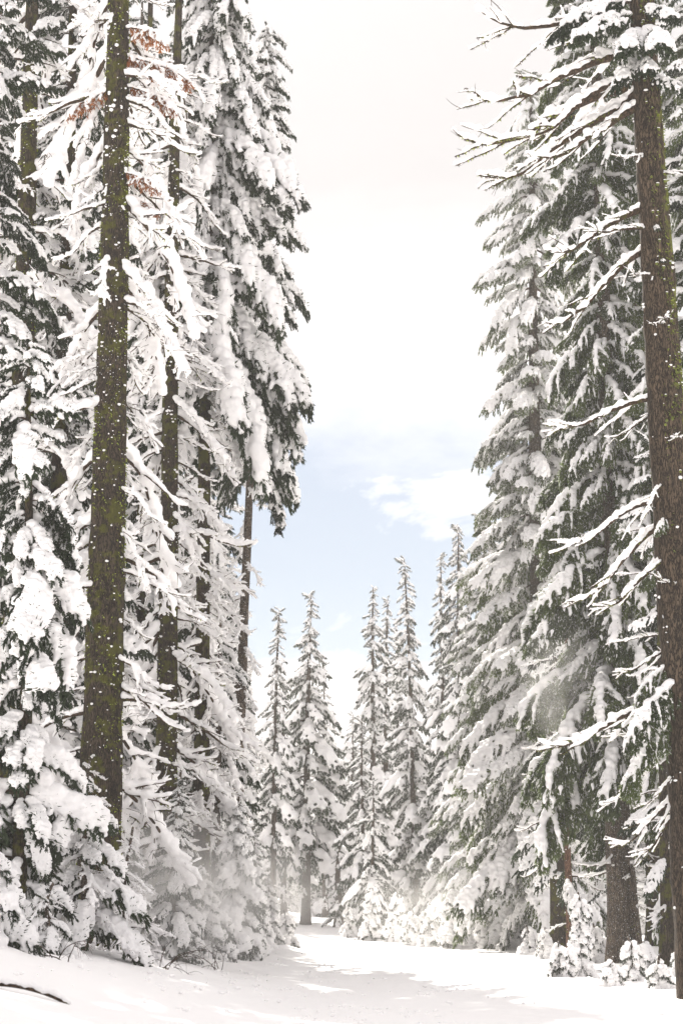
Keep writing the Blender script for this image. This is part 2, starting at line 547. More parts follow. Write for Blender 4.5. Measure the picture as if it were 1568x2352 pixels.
def make_limb(name, L=2.6, a0=-5, a1=-25, tipup=25, twigs=9, snow_r=0.045, cover=0.9, moss=0.3, sublen=0.8, r0=0.045, voxel=0.022, fine=0.5, droop=0.3):
    """leafless limb with side shoots and a ridge of snow along the top"""
    g = Geo(); sn = Geo()
    n = 14
    a = np.radians(np.concatenate([np.linspace(a0, a1, 9), np.linspace(a1, a1 + tipup, 5)])) + rng.normal(size=n) * 0.07
    yaw = np.cumsum(rng.normal(size=n) * 0.07)
    st = L / (n - 1)
    ax = np.zeros((n, 3))
    for i in range(1, n):
        ax[i] = ax[i - 1] + st * np.array([math.cos(a[i]) * math.cos(yaw[i]), math.sin(yaw[i]) * math.cos(a[i]), math.sin(a[i])])
    rad = np.linspace(r0, 0.008, n)
    g.tube(ax, rad, 7, 0)
    up = np.array([0, 0, 1.0])
    snow_on(sn, ax[1:] + up * rad[1:, None] * 0.7, snow_r * 1.15, cover, flat=0.85, up=0.55, r_end=0.75, step=0.5)
    lst = [(ax, 0)]
    for q in range(twigs):
        t = rng.uniform(0.18, 0.98); i = min(int(t * (n - 1)), n - 2)
        T = ax[i + 1] - ax[i]; T /= np.linalg.norm(T)
        sgn = 1 if q % 2 else -1
        tl = sublen * (1.15 - t * 0.7) * rng.uniform(0.5, 1.2)
        d = T * 0.9 + np.array([0, sgn * 0.75, rng.uniform(-0.35, 0.15)])
        tw = curve(ax[i], d, tl, 8, [0.2, 0, rng.uniform(-droop, droop * 1.2)], 0.09)
        rr = np.linspace(0.014, 0.005, 8)
        g.tube(tw, rr, 4, 0)
        lst.append((tw, 1))
        snow_on(sn, tw + up * 0.008, snow_r * rng.uniform(0.6, 0.95), cover * 0.95, flat=0.85, up=0.6, r_end=0.6, step=0.55)
        for k in range(int(fine * 8)):
            ii = rng.integers(1, 7)
            TT = tw[ii] - tw[ii - 1]; TT /= np.linalg.norm(TT)
            s2 = curve(tw[ii], TT * 0.7 + rng.normal(size=3) * 0.5, rng.uniform(0.12, 0.34), 5, [0, 0, rng.uniform(-0.5, 0.3)], 0.1)
            g.tube(s2, np.linspace(0.006, 0.0025, 5), 3, 0)
            if rng.random() < 0.45 * cover:
                snow_on(sn, s2, snow_r * 0.5, cover, step=0.6)
    # moss tufts and short spurs hanging from the underside
    for pts, lv in lst:
        L_ = np.linalg.norm(np.diff(pts, axis=0), axis=1).sum()
        k = int(L_ * 90 * moss)
        if k:
            P, T, t = along(pts, k * 2)
            w = np.array([vnoise(p[0] * 4, p[1] * 4 + p[2] * 3, 8) for p in P]) > 0.52
            P = P[w]
            if len(P):
                D = rng.normal(size=(len(P), 3)) * 0.5 + np.array([0, 0, -0.6]); D /= np.linalg.norm(D, axis=1)[:, None]
                g.needles(P, D, rng.uniform(0.02, 0.06, len(P)), rng.uniform(0.006, 0.014, len(P)), np.where(rng.random(len(P)) < 0.7, 0, 1))
    me = g.mesh(name, [TWIGM, MOSS])
    return (me, remesh(sn.mesh('s', []), voxel, [SNOW], name + '_snow'), ax[:, 0].max())


def make_drape(name, L=3.0, a0=-15, a1=-60, hang=(0.5, 1.1), spread=0.45, ridge=0.15, strand_snow=0.5, strand_r=0.065, gap=0.055, nm=None,
               frost=0.08, voxel=0.034, needle=(150, 0.09), joined=False, ridge_from=0.15, cover=1.0):
    """limb that slopes down and carries a curtain of hanging foliage, snow lying along its back"""
    g = Geo(); sn = Geo()
    n = 12
    a = np.radians(a0 + (a1 - a0) * np.linspace(0, 1, n) ** 1.3) + rng.normal(size=n) * 0.06
    yaw = np.cumsum(rng.normal(size=n) * 0.05)
    st = L / (n - 1)
    ax = np.zeros((n, 3))
    for i in range(1, n):
        ax[i] = ax[i - 1] + st * np.array([math.cos(a[i]) * math.cos(yaw[i]), math.sin(yaw[i]) * math.cos(a[i]), math.sin(a[i])])
    g.tube(ax, np.linspace(0.04, 0.008, n), 6, 0)
    i0 = int(ridge_from * n)
    snow_on(sn, ax[i0:], ridge, cover, r_end=0.8, step=0.5)
    for k in range(int(L / gap)):
        t = rng.uniform(0.08, 1.0); q = t * (n - 1); i = min(int(q), n - 2)
        p = ax[i] * (1 - (q - i)) + ax[i + 1] * (q - i)
        T = ax[i + 1] - ax[i]; T /= np.linalg.norm(T)
        lat = rng.normal() * spread
        ln = rng.uniform(*hang) * (1.0 - 0.55 * abs(2 * t - 1.0) ** 2)
        s2 = curve(p, T * 0.6 + np.array([0, lat * 1.8, -0.25]), ln, 7, [0.1, 0, -2.2], 0.08)
        g.tube(s2, np.linspace(0.008, 0.003, 7), 3, 0)
        spray(g, s2, needle[0], needle[1], 0.35, frost)
        spray(g, s2[:4], 22, ridge * 1.5, -0.4, 0.0, wid=0.12)
        for _ in range(3):
            j = rng.integers(1, 6)
            s3 = curve(s2[j], [rng.normal() * 0.7 + 0.2, rng.normal() * 0.7, -0.5], rng.uniform(0.12, 0.3), 4, [0, 0, -1.2], 0.08)
            spray(g, s3, needle[0] * 1.1, needle[1] * 0.9, 0.4, frost)
            if rng.random() < strand_snow * 0.5:
                snow_on(sn, s3, strand_r * rng.uniform(0.6, 1.0), 0.8)
        if rng.random() < strand_snow:
            m = rng.integers(2, 7)
            snow_on(sn, s2[:m + 1], strand_r * rng.uniform(0.8, 1.7), 0.85, up=0.8)
    nm = nm or NEEDLE
    xm = ax[:, 0].max() + 0.1
    if joined:
        sm = remesh(sn.mesh('s', []), voxel, [SNOW], 's')
        V = np.zeros(len(sm.vertices) * 3, np.float32); sm.vertices.foreach_get('co', V)
        F = np.array([f if len(f) == 4 else (f[0], f[1], f[2], f[0]) for f in (tuple(p.vertices) for p in sm.polygons)])
        g.v.append(V.reshape(-1, 3)); g.f.append(F + g.n); g.m.append(np.full(len(F), 2)); g.n += len(V) // 3
        bpy.data.meshes.remove(sm)
        return (g.mesh(name, [TWIG, nm, SNOW]), None, xm)
    return (g.mesh(name, [TWIG, nm, SNOW]), remesh(sn.mesh('s', []), voxel, [SNOW], name + '_snow'), xm)


U = rng.uniform
SIDES = lambda a, z: not (math.radians(222) < a < math.radians(318)) or rng.random() < 0.12
PILLOW = [make_bough('laden_bough', 2.2, U(5, 15), U(-75, -60), 0.75, 22, 0.16, 0.80, (200, 0.095), 0.6, 1.3, 0.02, 0.036, strands=2, tsnow=0.8) for _ in range(5)]
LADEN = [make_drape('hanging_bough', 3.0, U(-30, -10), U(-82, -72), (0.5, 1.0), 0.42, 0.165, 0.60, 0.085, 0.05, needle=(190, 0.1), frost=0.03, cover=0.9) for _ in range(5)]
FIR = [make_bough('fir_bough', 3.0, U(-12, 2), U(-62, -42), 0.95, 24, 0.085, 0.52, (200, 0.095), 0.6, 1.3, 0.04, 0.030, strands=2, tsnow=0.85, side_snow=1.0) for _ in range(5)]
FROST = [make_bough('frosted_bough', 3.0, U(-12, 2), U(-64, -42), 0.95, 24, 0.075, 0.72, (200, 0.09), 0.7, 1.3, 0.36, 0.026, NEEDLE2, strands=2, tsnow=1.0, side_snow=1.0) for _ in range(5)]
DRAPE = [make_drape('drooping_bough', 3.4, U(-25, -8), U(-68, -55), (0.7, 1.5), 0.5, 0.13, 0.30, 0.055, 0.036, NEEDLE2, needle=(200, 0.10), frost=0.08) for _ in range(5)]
FAR = [make_bough('far_bough', 2.6, U(-10, 0), U(-62, -45), 1.1, 12, 0.15, 0.70, (90, 0.16), 0.7, 1.3, 0.26, 0.07, sub=False, joined=True, side_snow=0.8, strands=2, tsnow=0.8) for _ in range(6)]
LIMB = [make_limb('limb', 2.6, U(-14, 8), U(-42, -18), U(10, 40), 7, 0.078, 0.93, 0.5, r0=0.055, fine=0.35) for _ in range(7)]
LIMBF = [make_limb('twiggy_limb', 2.4, U(-25, 0), U(-70, -35), U(-10, 20), 11, 0.085, 0.85, 0.45, 0.85, fine=0.55, droop=0.8, voxel=0.028) for _ in range(6)]
LIMBR = [make_limb('long_limb', 3.0, U(-18, -8), U(-40, -26), U(32, 52), 8, 0.06, 0.74, 0.9, 1.3, r0=0.075, fine=0.3, droop=0.1) for _ in range(6)]
PUFF = [make_bough('snow_heaped_bough', 1.3, U(-5, 5), U(-70, -50), 0.5, 12, 0.17, 0.97, (150, 0.08), 0.6, 1.3, 0.15, 0.035, strands=2, tsnow=0.95, side_snow=0.9) for _ in range(4)]
DEADB = [make_drape('rusty_bough', 2.2, U(-10, 0), U(-50, -40), (0.3, 0.7), 0.9, 0.08, 0.45, 0.06, 0.09, DEAD, frost=0.12, needle=(80, 0.12)) for _ in range(2)]
for v_ in (PILLOW, LADEN, FIR, DRAPE, FAR, LIMB, LIMBF, LIMBR):
    print(v_[0][0].name, [len(a_[0].polygons) + (len(a_[1].polygons) if a_[1] else 0) for a_ in v_])


def put(parent, name, var, loc, az, scale, pitch=0.0, roll=0.0, snow_name='snow_load', sz=1.0):
    me, sm, xm = var
    o = bpy.data.objects.new(name, me)
    COL.objects.link(o)
    o.parent = parent
    M = Matrix.Rotation(az, 4, 'Z') @ Matrix.Rotation(-pitch, 4, 'Y') @ Matrix.Rotation(roll, 4, 'X') @ Matrix.Diagonal((scale, scale, scale * sz, 1))
    M.translation = Vector(loc)
    o.matrix_local = M
    if sm is not None:
        s = bpy.data.objects.new(snow_name, sm)
        COL.objects.link(s)
        s.parent = o
    return o


# ------------------------------------------------------------------ trunks
def trunk_mesh(name, H, r0, r1, material, lean=(0, 0), bend=0.1, detail=1.0, flare=0.35, clumps=0, z0=0.0, seed=0):
    g = Geo()
    zs = np.concatenate([[-0.8], np.linspace(0, H, int(max(12, H * 2.6 * detail)))])
    sides = int(10 + 14 * detail)
    a = np.arange(sides) / sides * 2 * np.pi
    t = np.clip(zs / H, 0, 1)
    r = (r0 - r1) * (1 - t) ** 0.75 + r1
    r = r * (1 + flare * np.exp(-np.clip(zs, 0, 99) / (r0 * 2.2)))
    cx = lean[0] * t + bend * np.sin(t * 5 + seed) * t
    cyy = lean[1] * t + bend * np.cos(t * 4 + seed) * t
    rr = r[:, None] * (1 + 0.10 * (vnoise(a[None] * 2.2 + seed * 3 + 0 * zs[:, None], zs[:, None] * 0.8, seed) - 0.5)
                       + 0.14 * (vnoise(a[None] * sides / 6.28 * 0.8, zs[:, None] * 4.0, seed + 5) - 0.5))
    v = np.stack([cx[:, None] + rr * np.cos(a), cyy[:, None] + rr * np.sin(a), zs[:, None] + 0 * rr], -1).reshape(-1, 3)
    n = len(zs)
    i = np.arange(n - 1)[:, None] * sides; j = np.arange(sides)[None]; j2 = (j + 1) % sides
    f = np.stack([i + j, i + j2, i + sides + j2, i + sides + j], -1).reshape(-1, 4)
    g.add(v, f)
    top = len(v)
    g.add(np.array([[cx[-1], cyy[-1], H + r1]]), np.zeros((0, 3), int))
    tf = np.stack([(n - 1) * sides + np.arange(sides), (n - 1) * sides + (np.arange(sides) + 1) % sides, np.full(sides, top)], 1)
    g.f.append(np.hstack([tf, tf[:, :1]])); g.m.append(np.zeros(sides))
    axis = lambda z: np.array([np.interp(z, zs, cx), np.interp(z, zs, cyy), z])
    radf = lambda z: float(np.interp(z, zs, r))
    return g.mesh(name, [material]), axis, radf


def trunk_bits(root, axis, radf, zr, n_snow, n_moss, fr=0.03, side=None):
    """small snow clots and moss tufts caught in the bark"""
    if n_snow:
        g = Geo()
        z = rng.uniform(zr[0], zr[1], n_snow); a = rng.uniform(0, 2 * np.pi, n_snow)
        z = z[vnoise(z * 1.6, a * 1.5, 4) > 0.48]; a = a[:len(z)]
        C = np.array([axis(q) + radf(q) * 1.0 * np.array([math.cos(b), math.sin(b), 0]) for q, b in zip(z, a)])
        s = fr * rng.lognormal(-0.55, 0.6, len(z)).clip(0, 1.7)
        g.blobs(C, np.stack([s * 1.1, s * 1.1, s * rng.uniform(0.45, 1.1, len(z))], 1))
        k = rng.random(len(z)) < 0.5
        C2 = C[k] + rng.normal(size=(k.sum(), 3)) * s[k][:, None] * 0.9
        g.blobs(C2, np.stack([s[k] * .8, s[k] * .8, s[k] * 0.6], 1))
        link('snow_clots', g.mesh('snow_clots', [SNOW]), root, kind='stuff')
    if n_moss:
        g = Geo()
        z = rng.uniform(zr[0], zr[1], n_moss); a = rng.uniform(0, 2 * np.pi, n_moss)
        k = vnoise(z * 1.1 + 5, a * 1.2, 9) > 0.5
        z, a = z[k], a[k]
        if side is not None:
            a = side + (a - math.pi) * 0.42
        D = np.stack([np.cos(a), np.sin(a), rng.uniform(-1.3, -0.1, len(a))], 1) + rng.normal(size=(len(a), 3)) * 0.5
        D /= np.linalg.norm(D, axis=1)[:, None]
        C = np.array([axis(q) + radf(q) * 0.98 * np.array([math.cos(b), math.sin(b), 0]) for q, b in zip(z, a)])
        if side is not None:
            kk = rng.random(len(C)) < 0.12
            q_ = rng.uniform(0.015, 0.04, kk.sum())
            g.blobs(C[kk], np.stack([q_, q_, q_ * 1.2], 1))
            g.blobs(C[kk][::2] + [0, 0, .025], np.stack([q_, q_, q_ * .5], 1)[::2], 1)
        g.needles(C, D, rng.uniform(0.03, 0.09, len(z)), rng.uniform(0.012, 0.03, len(z)), np.zeros(len(z)))
        link('moss', g.mesh('moss', [MOSS, SNOW]), root, kind='stuff')


ALL = []


def tree(label, px, D, top=None, H=None, Rm=2.5, p=0.5, kinds=(FIR,), zc=1.5, dz=0.5, per=5, r0=0.35, bark=None, cat='tree',
         group=None, lean=(0, 0), name='snowy_fir_tree', low=None, low_range=None, low_n=0, low_len=1.6, pitch=(0.0, 0.15), zmax=None,
         bits=(0, 0), detail=0.5, sz=1.0, jit=0.18, bend=0.1, azr=None, rmin=0.25, seed=None, snow_name='snow_load', mid=None, flare=0.35, up=0.2, trim=None, rollj=0.3):
    sd_ = seed if seed is not None else len(ALL)
    x = X_at(px, D); gz = float(ground(x, D)) - (0.05 if name != 'snowy_sapling' else 0.16)
    if H is None:
        H = Z_at(top, D) - gz
    root = empty(name, (x, D, gz), label, cat, group)
    ALL.append(root)
    me, axis, radf = trunk_mesh('trunk', H, r0, 0.025, bark or BARK_F, lean, bend, detail, seed=sd_, flare=flare)
    link('trunk', me, root)
    zmax = min(zmax, H) if zmax else None

    def levels(q):
        z_, c_ = zc, 0
        while z_ < (zmax or H) - 0.15:
            r_ = max(rmin, Rm * (mid or (lambda t: (1 - t) ** p))((z_ - zc) / max(H - zc, .1)))
            z_ += max(q * 0.3, q * (r_ / Rm) ** 0.7); c_ += 1
        return c_ * per * 0.92
    while per and levels(dz) > 280:
        dz *= 1.05
    z = zc; n = 0
    zt = zmax or H
    phase = rng.random() * 6
    prof = mid or (lambda t: (1 - t) ** p)
    while z < zt - 0.15 and n < 290:
        t = (z - zc) / max(H - zc, .1)
        rad = max(rmin, Rm * prof(t))
        for k in range(per):
            if rng.random() < 0.12:
                continue
            az = phase + (k + rng.uniform(-0.3, 0.3)) / per * 2 * np.pi
            if azr and not azr(az % (2 * np.pi), z):
                continue
            var = random.choice(random.choice(kinds))
            sc = rad / var[2] * rng.uniform(1 - jit * 1.8, 1 + jit)
            zz_ = z + rng.uniform(-0.5, 0.5) * dz * 0.8
            put(root, 'branch', var, axis(zz_), az, sc, pitch=rng.uniform(*pitch) + rng.normal() * 0.10 + up * t, roll=rng.uniform(-rollj, rollj), sz=sz * rng.uniform(0.85, 1.3), snow_name=snow_name)
            n += 1
        phase += 1.1 + rng.random() * 0.5
        z += max(dz * 0.3, dz * (rad / Rm) ** 0.7) * rng.uniform(0.8, 1.2)
    if low:
        for q in range(low_n):
            zz_ = rng.uniform(*low_range)
            var = random.choice(low)
            put(root, 'limb', var, axis(zz_), rng.uniform(0, 2 * np.pi), low_len / 2.5 * rng.uniform(0.5, 1.2), pitch=rng.uniform(-0.15, 0.2), roll=rng.uniform(-0.5, 0.5))
    # leader
    if zt >= H - 0.01:
        for k in range(3):
            var = random.choice(kinds[0])
            put(root, 'branch', var, axis(H - 0.2 * k * min(1, Rm) - .05), rng.random() * 6, 0.12 * (1 + .5 * k) * min(1.2, Rm / 1.5), pitch=1.25)
    trunk_bits(root, axis, radf, (0.2, min(H, 24)), bits[0], bits[1], side=-0.55 if bark is BARK_R else None)
    return root, axis, radf, gz


# ------------------------------------------------------------------ ground
def ground_sheet():
    xs = np.concatenate([np.linspace(-600, -40, 24)[:-1], np.linspace(-40, -14, 60)[:-1], np.linspace(-14, 14, 300)[:-1], np.linspace(14, 40, 50)[:-1], np.linspace(40, 600, 24)])
    ys = np.concatenate([np.linspace(-60, 18, 20)[:-1], np.linspace(18, 60, 260)[:-1], np.linspace(60, 150, 200)[:-1], np.linspace(150, 600, 30)])
    X, Y = np.meshgrid(xs, ys)
    Z = ground(X, Y)
    Z = np.where(Y > 300, ground(X, np.full_like(Y, 300.)) - 0.0 * Y, Z)
    g = Geo()
    nx, ny = len(xs), len(ys)
    i = np.arange(ny - 1)[:, None] * nx; j = np.arange(nx - 1)[None]
    f = np.stack([i + j, i + j + 1, i + nx + j + 1, i + nx + j], -1).reshape(-1, 4)
    g.add(np.stack([X, Y, Z], -1).reshape(-1, 3), f)
    link('snowy_ground', g.mesh('snowy_ground', [GSNOW]), kind='structure')


ground_sheet()

#TREES
exec_trees = True

# --- left group
tree('dark mossy trunk with bare snow-lined limbs, thickest trunk on the left', 236, 45, H=36, Rm=2.2, kinds=(LIMB, LIMBF), zc=3.8, dz=0.66, per=4,
     p=0.15, r0=0.50, bark=BARK_M, azr=SIDES, name='mossy_pine_tree', bits=(1500, 6500), detail=1.0, pitch=(-0.2, 0.15), flare=0.12, bend=0.10, zmax=25, up=0, jit=0.3)
rt = ALL[-1]
for py, ln, az in [(60, 1.5, 340), (120, 1.7, 355), (190, 1.4, 10), (390, 1.2, 350), (200, 1.2, 190), (430, 1.0, 20)]:
    put(rt, 'branch', random.choice(DEADB), (0.05, -0.1, Z_at(py, 45) + 0.8), R(az), ln / 2.0, snow_name='snow_load')
tree('mossy trunk cut by the left picture edge with snow-lined limbs', 30, 52, H=36, Rm=2.2, kinds=(LIMBF, LIMB), zc=6, dz=0.75, per=4, p=0.15, azr=SIDES,
     r0=0.42, bark=BARK_M, name='mossy_pine_tree', bits=(900, 3500), detail=0.8, pitch=(-0.2, 0.15), zmax=27, up=0, jit=0.3)
tree('brown trunk right of the thick mossy one, with bare snowy limbs', 384, 58, H=34, Rm=2.3, kinds=(LIMB, LIMBF), zc=3.2, dz=0.62, per=4, p=0.15, azr=SIDES,
     r0=0.36, bark=BARK_M, name='mossy_pine_tree', bits=(1200, 1500), detail=0.8, pitch=(-0.25, 0.1), bend=0.12, zmax=27, up=0, jit=0.3)
tree('tall fir with heavily laden hanging boughs beside the sky gap', 468, 61, H=35, Rm=2.5, kinds=(LADEN,), zc=18.3, dz=0.52, per=6, p=0.42,
     r0=0.27, bark=BARK_M, bits=(300, 600), detail=0.7, low=LIMBF, low_range=(2.5, 18), low_n=50, low_len=2.4, lean=(-0.1, 0), zmax=33, sz=1.15,
     mid=lambda t: (0.9 + 0.1 * math.sin(t * 17)) * max(0.05, 1 - t ** 2.1) ** 0.8, jit=0.2, up=0.1)
tree('slender laden fir with a leaning snow-capped tip against the sky', 540, 66, top=62, Rm=1.5, kinds=(PILLOW, LADEN), zc=16.2, dz=0.48, low=LIMBF, low_range=(4, 16), low_n=20, low_len=1.5, per=5, p=0.5, rmin=0.58,
     r0=0.2, detail=0.4, lean=(0.85, 0), sz=1.2, jit=0.25)
tree('thin fir with cascading snow behind the hanging crown', 500, 64, top=1280, Rm=1.15, kinds=(LADEN, LIMBF), zc=1.5, dz=0.5, per=5, p=0.4, r0=0.16, detail=0.4)
tree('broad snow-laden fir filling the left edge', 56, 37, top=800, Rm=1.32, kinds=(PILLOW,), zc=1.0, dz=0.55, per=5, p=0.28, r0=0.16, detail=0.4,
     bark=BARK_M, rmin=0.45, pitch=(-0.6, 0.3), jit=0.38, rollj=0.7)
tree('small snow-smothered fir in the lower left corner', -10, 32, top=1890, Rm=0.66, kinds=(PUFF,), zc=0.3, dz=0.34, per=6, p=0.5, r0=0.06, detail=0.2, rmin=0.25)
tree('young laden fir at the foot of the thick mossy trunk', 205, 39, top=1740, Rm=1.0, kinds=(PILLOW, LIMBF), zc=0.5, dz=0.36, per=5, p=0.6, r0=0.07, detail=0.2, jit=0.3)
tree('conical young fir in drifting snow below the brown trunk', 408, 49, top=1770, Rm=0.95, kinds=(PILLOW, FIR), zc=0.25, dz=0.36, per=6, p=0.75, r0=0.07, detail=0.2, rmin=0.15)
tree('narrow young fir mounded with snow at the road edge', 545, 58, top=1830, Rm=0.95, kinds=(PUFF,), zc=0.2, dz=0.36, per=6, p=0.6, r0=0.07, detail=0.2, rmin=0.15)
tree('slim snow-smothered fir at the road edge', 585, 64, top=1900, Rm=0.6, kinds=(PUFF,), zc=0.2, dz=0.33, per=5, p=0.7, r0=0.05, detail=0.2, rmin=0.12)
tree('low laden fir left of the narrow roadside one', 478, 55, top=1990, Rm=0.8, kinds=(PUFF,), zc=0.15, dz=0.3, per=5, p=0.6, r0=0.05, detail=0.2, rmin=0.12)
tree('tiny snow-covered fir where the road bends away', 625, 80, top=2010, Rm=0.6, kinds=(PUFF,), zc=0.15, dz=0.3, per=5, p=0.7, r0=0.04, detail=0.2, rmin=0.1)
tree('low snowy young fir under the broad laden one', 130, 36, top=2030, Rm=0.75, kinds=(PILLOW, LIMBF), zc=0.15, dz=0.3, per=5, p=0.6, r0=0.05, detail=0.2, rmin=0.15)
tree('twiggy snow-bound young tree in front of the mossy trunk', 300, 41, top=1900, Rm=0.95, kinds=(LIMBF,), zc=0.15, dz=0.3, per=5, p=0.7, r0=0.05, detail=0.2, rmin=0.15)
# wood behind the left group
FILL = ['dim fir half cut off by the upper left picture edge', 'fir with sky showing through it between the two mossy trunks', 'distant fir just left of the thickest mossy trunk',
        'snowy fir seen between the thickest mossy trunk and the brown one', 'far fir whose top ends behind the brown trunk', 'pale fir right behind the hanging crown, left of its trunk',
        'dim far fir between the left picture edge and the thickest trunk', 'low-topped far fir between the brown trunk and the hanging crown', 'fir showing through the gap under the hanging crown',
        'slim fir at the right rim of the left wood, below the hanging crown', 'short fir just right of the thickest mossy trunk, low down', 'fir behind the mossy trunk at the left picture edge',
        'small dim fir behind the narrow roadside firs', 'short fir behind the broad snow-laden one at the left edge']
for i, (px, D, top, r) in enumerate([(-60, 62, -100, 2.2), (110, 66, 250, 2.2), (180, 84, 60, 2.6), (300, 72, -60, 2.2), (330, 92, 420, 2.6), (445, 80, 250, 2.4),
                                     (60, 90, 300, 2.6), (420, 98, 700, 2.6), (500, 92, 1150, 2.0), (543, 84, 1450, 1.2), (250, 60, 1250, 1.9), (-10, 74, 100, 2.4), (470, 74, 1500, 1.6), (140, 54, 1150, 1.6)]):
    tree(FILL[i], px, D, top=top, Rm=r, kinds=(FIR, LIMBF) if i % 3 else (FIR,), zc=1.5, dz=0.9 if top < 900 else 0.6, per=5, p=0.35,
         r0=0.25, detail=0.3, group='firs in the wood behind the left trunks')

for px, D, top, lb in [(120, 53, -500, 'tall dark fir added for shade between the two mossy trunks'), (-70, 47, -500, 'tall dark fir added for shade behind the left picture edge'), (320, 66, -300, 'tall dark fir added for shade between the mossy trunk and the brown one')]:  # extra tall firs added behind the trunks to shade the left bank
    tree(lb, px, D, top=top, Rm=2.2, kinds=(FIR,), zc=2.2, dz=0.9, per=5, p=0.3, r0=0.3, bark=BARK_M, detail=0.3, zmax=30, jit=0.3)

# --- distance
far = [
    (628, 118, 1400, 1.5, 5, 0.7, .20, 'distant fir with thin snowy crown, leftmost of the far row'),
    (704, 122, 1362, 2.6, 4.5, 0.85, .28, 'distant fir with tall bare dark trunk left of the bright gap'),
    (655, 128, 1560, 2.3, 3.5, 0.7, .20, 'far fir with slim trunk between two taller firs'),
    (748, 145, 1525, 1.6, 4, 0.65, .2, 'sparse far fir beside the bright cloud gap'),
    (795, 150, 1640, 2.6, 1.0, 0.75, .22, 'dark far fir at the lowest point of the sky gap'),
    (850, 128, 1350, 2.0, 2, 0.65, .26, 'far fir with a pointed crown, left twin'),
    (880, 134, 1375, 1.8, 2, 0.65, .24, 'far fir with a hooked tip, right twin'),
    (842, 112, 1650, 1.5, 0.5, 0.7, .15, 'brightly snow-clad young fir in front of the twin firs'),
    (858, 104, 1795, 1.3, 0.4, 0.6, .12, 'short round-shouldered snow-clad fir at the end of the road'),
    (915, 136, 1425, 1.9, 2, 0.65, .2, 'far fir half hidden behind the tall spire'),
    (953, 118, 1285, 1.7, 2.6, 0.6, .2, 'tall thin fir spire with bare antenna-like tip'),
    (1012, 116, 1275, 1.5, 2, 0.6, .2, 'thin spire tip left of the right-hand firs'),
    (1058, 110, 1210, 2.4, 1, 0.6, .25, 'far fir touching the right-hand wall of trees'),
    (778, 118, 1930, 0.7, 0.8, 0.8, .28, 'dark broken snag with a snow cap among the far trunks'),
]
for px, D, top, Rm, zc, p, r0, lb in far:
    tree(lb, px, D, top=top, Rm=Rm * 1.08, kinds=(FAR,), zc=zc, dz=0.74, per=5, p=p, r0=r0, detail=0.35, low=LIMBF if zc > 3 else None, low_range=(1, max(zc, 1.1)), low_n=8 if zc > 3 else 0,
         low_len=1.4, group='firs at the far end of the road', pitch=(-0.05, 0.15), rmin=0.32, jit=0.33, up=0.1, lean=(rng.normal() * 0.35, 0))

# far wood seen as a row of whole trees behind
proto = []


def far_proto(i):
    root = bpy.data.objects.new('distant_fir_tree', None); COL.objects.link(root)
    H = 24
    g = Geo()
    z = 0.8
    while z < H - 0.3:
        t = z / H
        rad = 2.1 * (1 - t) ** 0.6 + 0.15
        for k in range(5):
            az = rng.random() * 6.283; c, s = math.cos(az), math.sin(az)
            m = 9
            rr = rad * np.sqrt(rng.random(m)) ** 0.8
            a2 = az + rng.normal(size=m) * 0.35
            C = np.stack([rr * np.cos(a2), rr * np.sin(a2), z - rr * 0.5 + rng.normal(size=m) * 0.1], 1)
            q = 0.19 * rng.uniform(0.6, 1.35, m)
            if rng.random() < 0.85:
                g.blobs(C, np.stack([q * 1.3, q * 1.3, q * 0.75], 1), 1)
            m2 = 46
            rr = rad * rng.random(m2) ** 0.6; a2 = az + rng.normal(size=m2) * 0.4
            P = np.stack([rr * np.cos(a2), rr * np.sin(a2), z - 0.12 - rr * 0.52 + rng.normal(size=m2) * 0.1], 1)
            Dn = np.stack([np.cos(a2), np.sin(a2), rng.uniform(-1.4, 0.0, m2)], 1) + rng.normal(size=(m2, 3)) * 0.4
            Dn /= np.linalg.norm(Dn, axis=1)[:, None]
            g.needles(P, Dn, rng.uniform(0.15, 0.4, m2), rng.uniform(0.03, 0.07, m2), np.where(rng.random(m2) < 0.25, 1, 0))
        z += 0.5 * (1 - 0.4 * t)
    link('crown', g.mesh('crown', [NEEDLE, SNOW]), root)
    me, _, _ = trunk_mesh('trunk', H, 0.24, 0.03, BARK_F, detail=0.15, seed=i)
    link('trunk', me, root)
    return root


protos = [far_proto(i) for i in range(4)]
kids = [list(p_.children) for p_ in protos]
used = set()
k = 0
spots = []
for row, (D, st) in enumerate([(152, 3.0), (163, 3.3), (176, 3.6), (192, 4.2)]):
    x = -30
    while x < 30:
        if abs(x) < 0.19 * D:
            spots.append((x + rng.uniform(-1, 1), D + rng.uniform(-4, 4)))
        x += st
spots += [(X_at(px, D), D) for px, D in [(1120, 118), (1190, 112), (1270, 105), (1350, 100), (1440, 96), (1530, 92), (1600, 84), (1420, 120), (1500, 112), (1310, 125), (1230, 132),
                                          (380, 118), (260, 112), (120, 108), (20, 104), (480, 124), (560, 132), (190, 126)]]
for x, y in spots:
    i = k % 4
    if i not in used:
        r = protos[i]; used.add(i)
    else:
        r = protos[i].copy(); COL.objects.link(r)
        for ch in kids[i]:
            c = ch.copy(); COL.objects.link(c); c.parent = r
    s = rng.uniform(0.55, 0.85)
    xx = x / y
    if -0.045 < xx < 0.05:
        s *= 0.72
    r.location = (x, y, float(ground(x, min(y, 300))) - 0.1)
    r.scale = (s * rng.uniform(.9, 1.2), s * rng.uniform(.9, 1.2), s)
    r.rotation_euler = (0, 0, rng.random() * 6)
    r['label'] = 'snow-dusted fir in the dense far wood closing the road'
    r['category'] = 'tree'
    r['group'] = 'firs of the far wood'
    k += 1

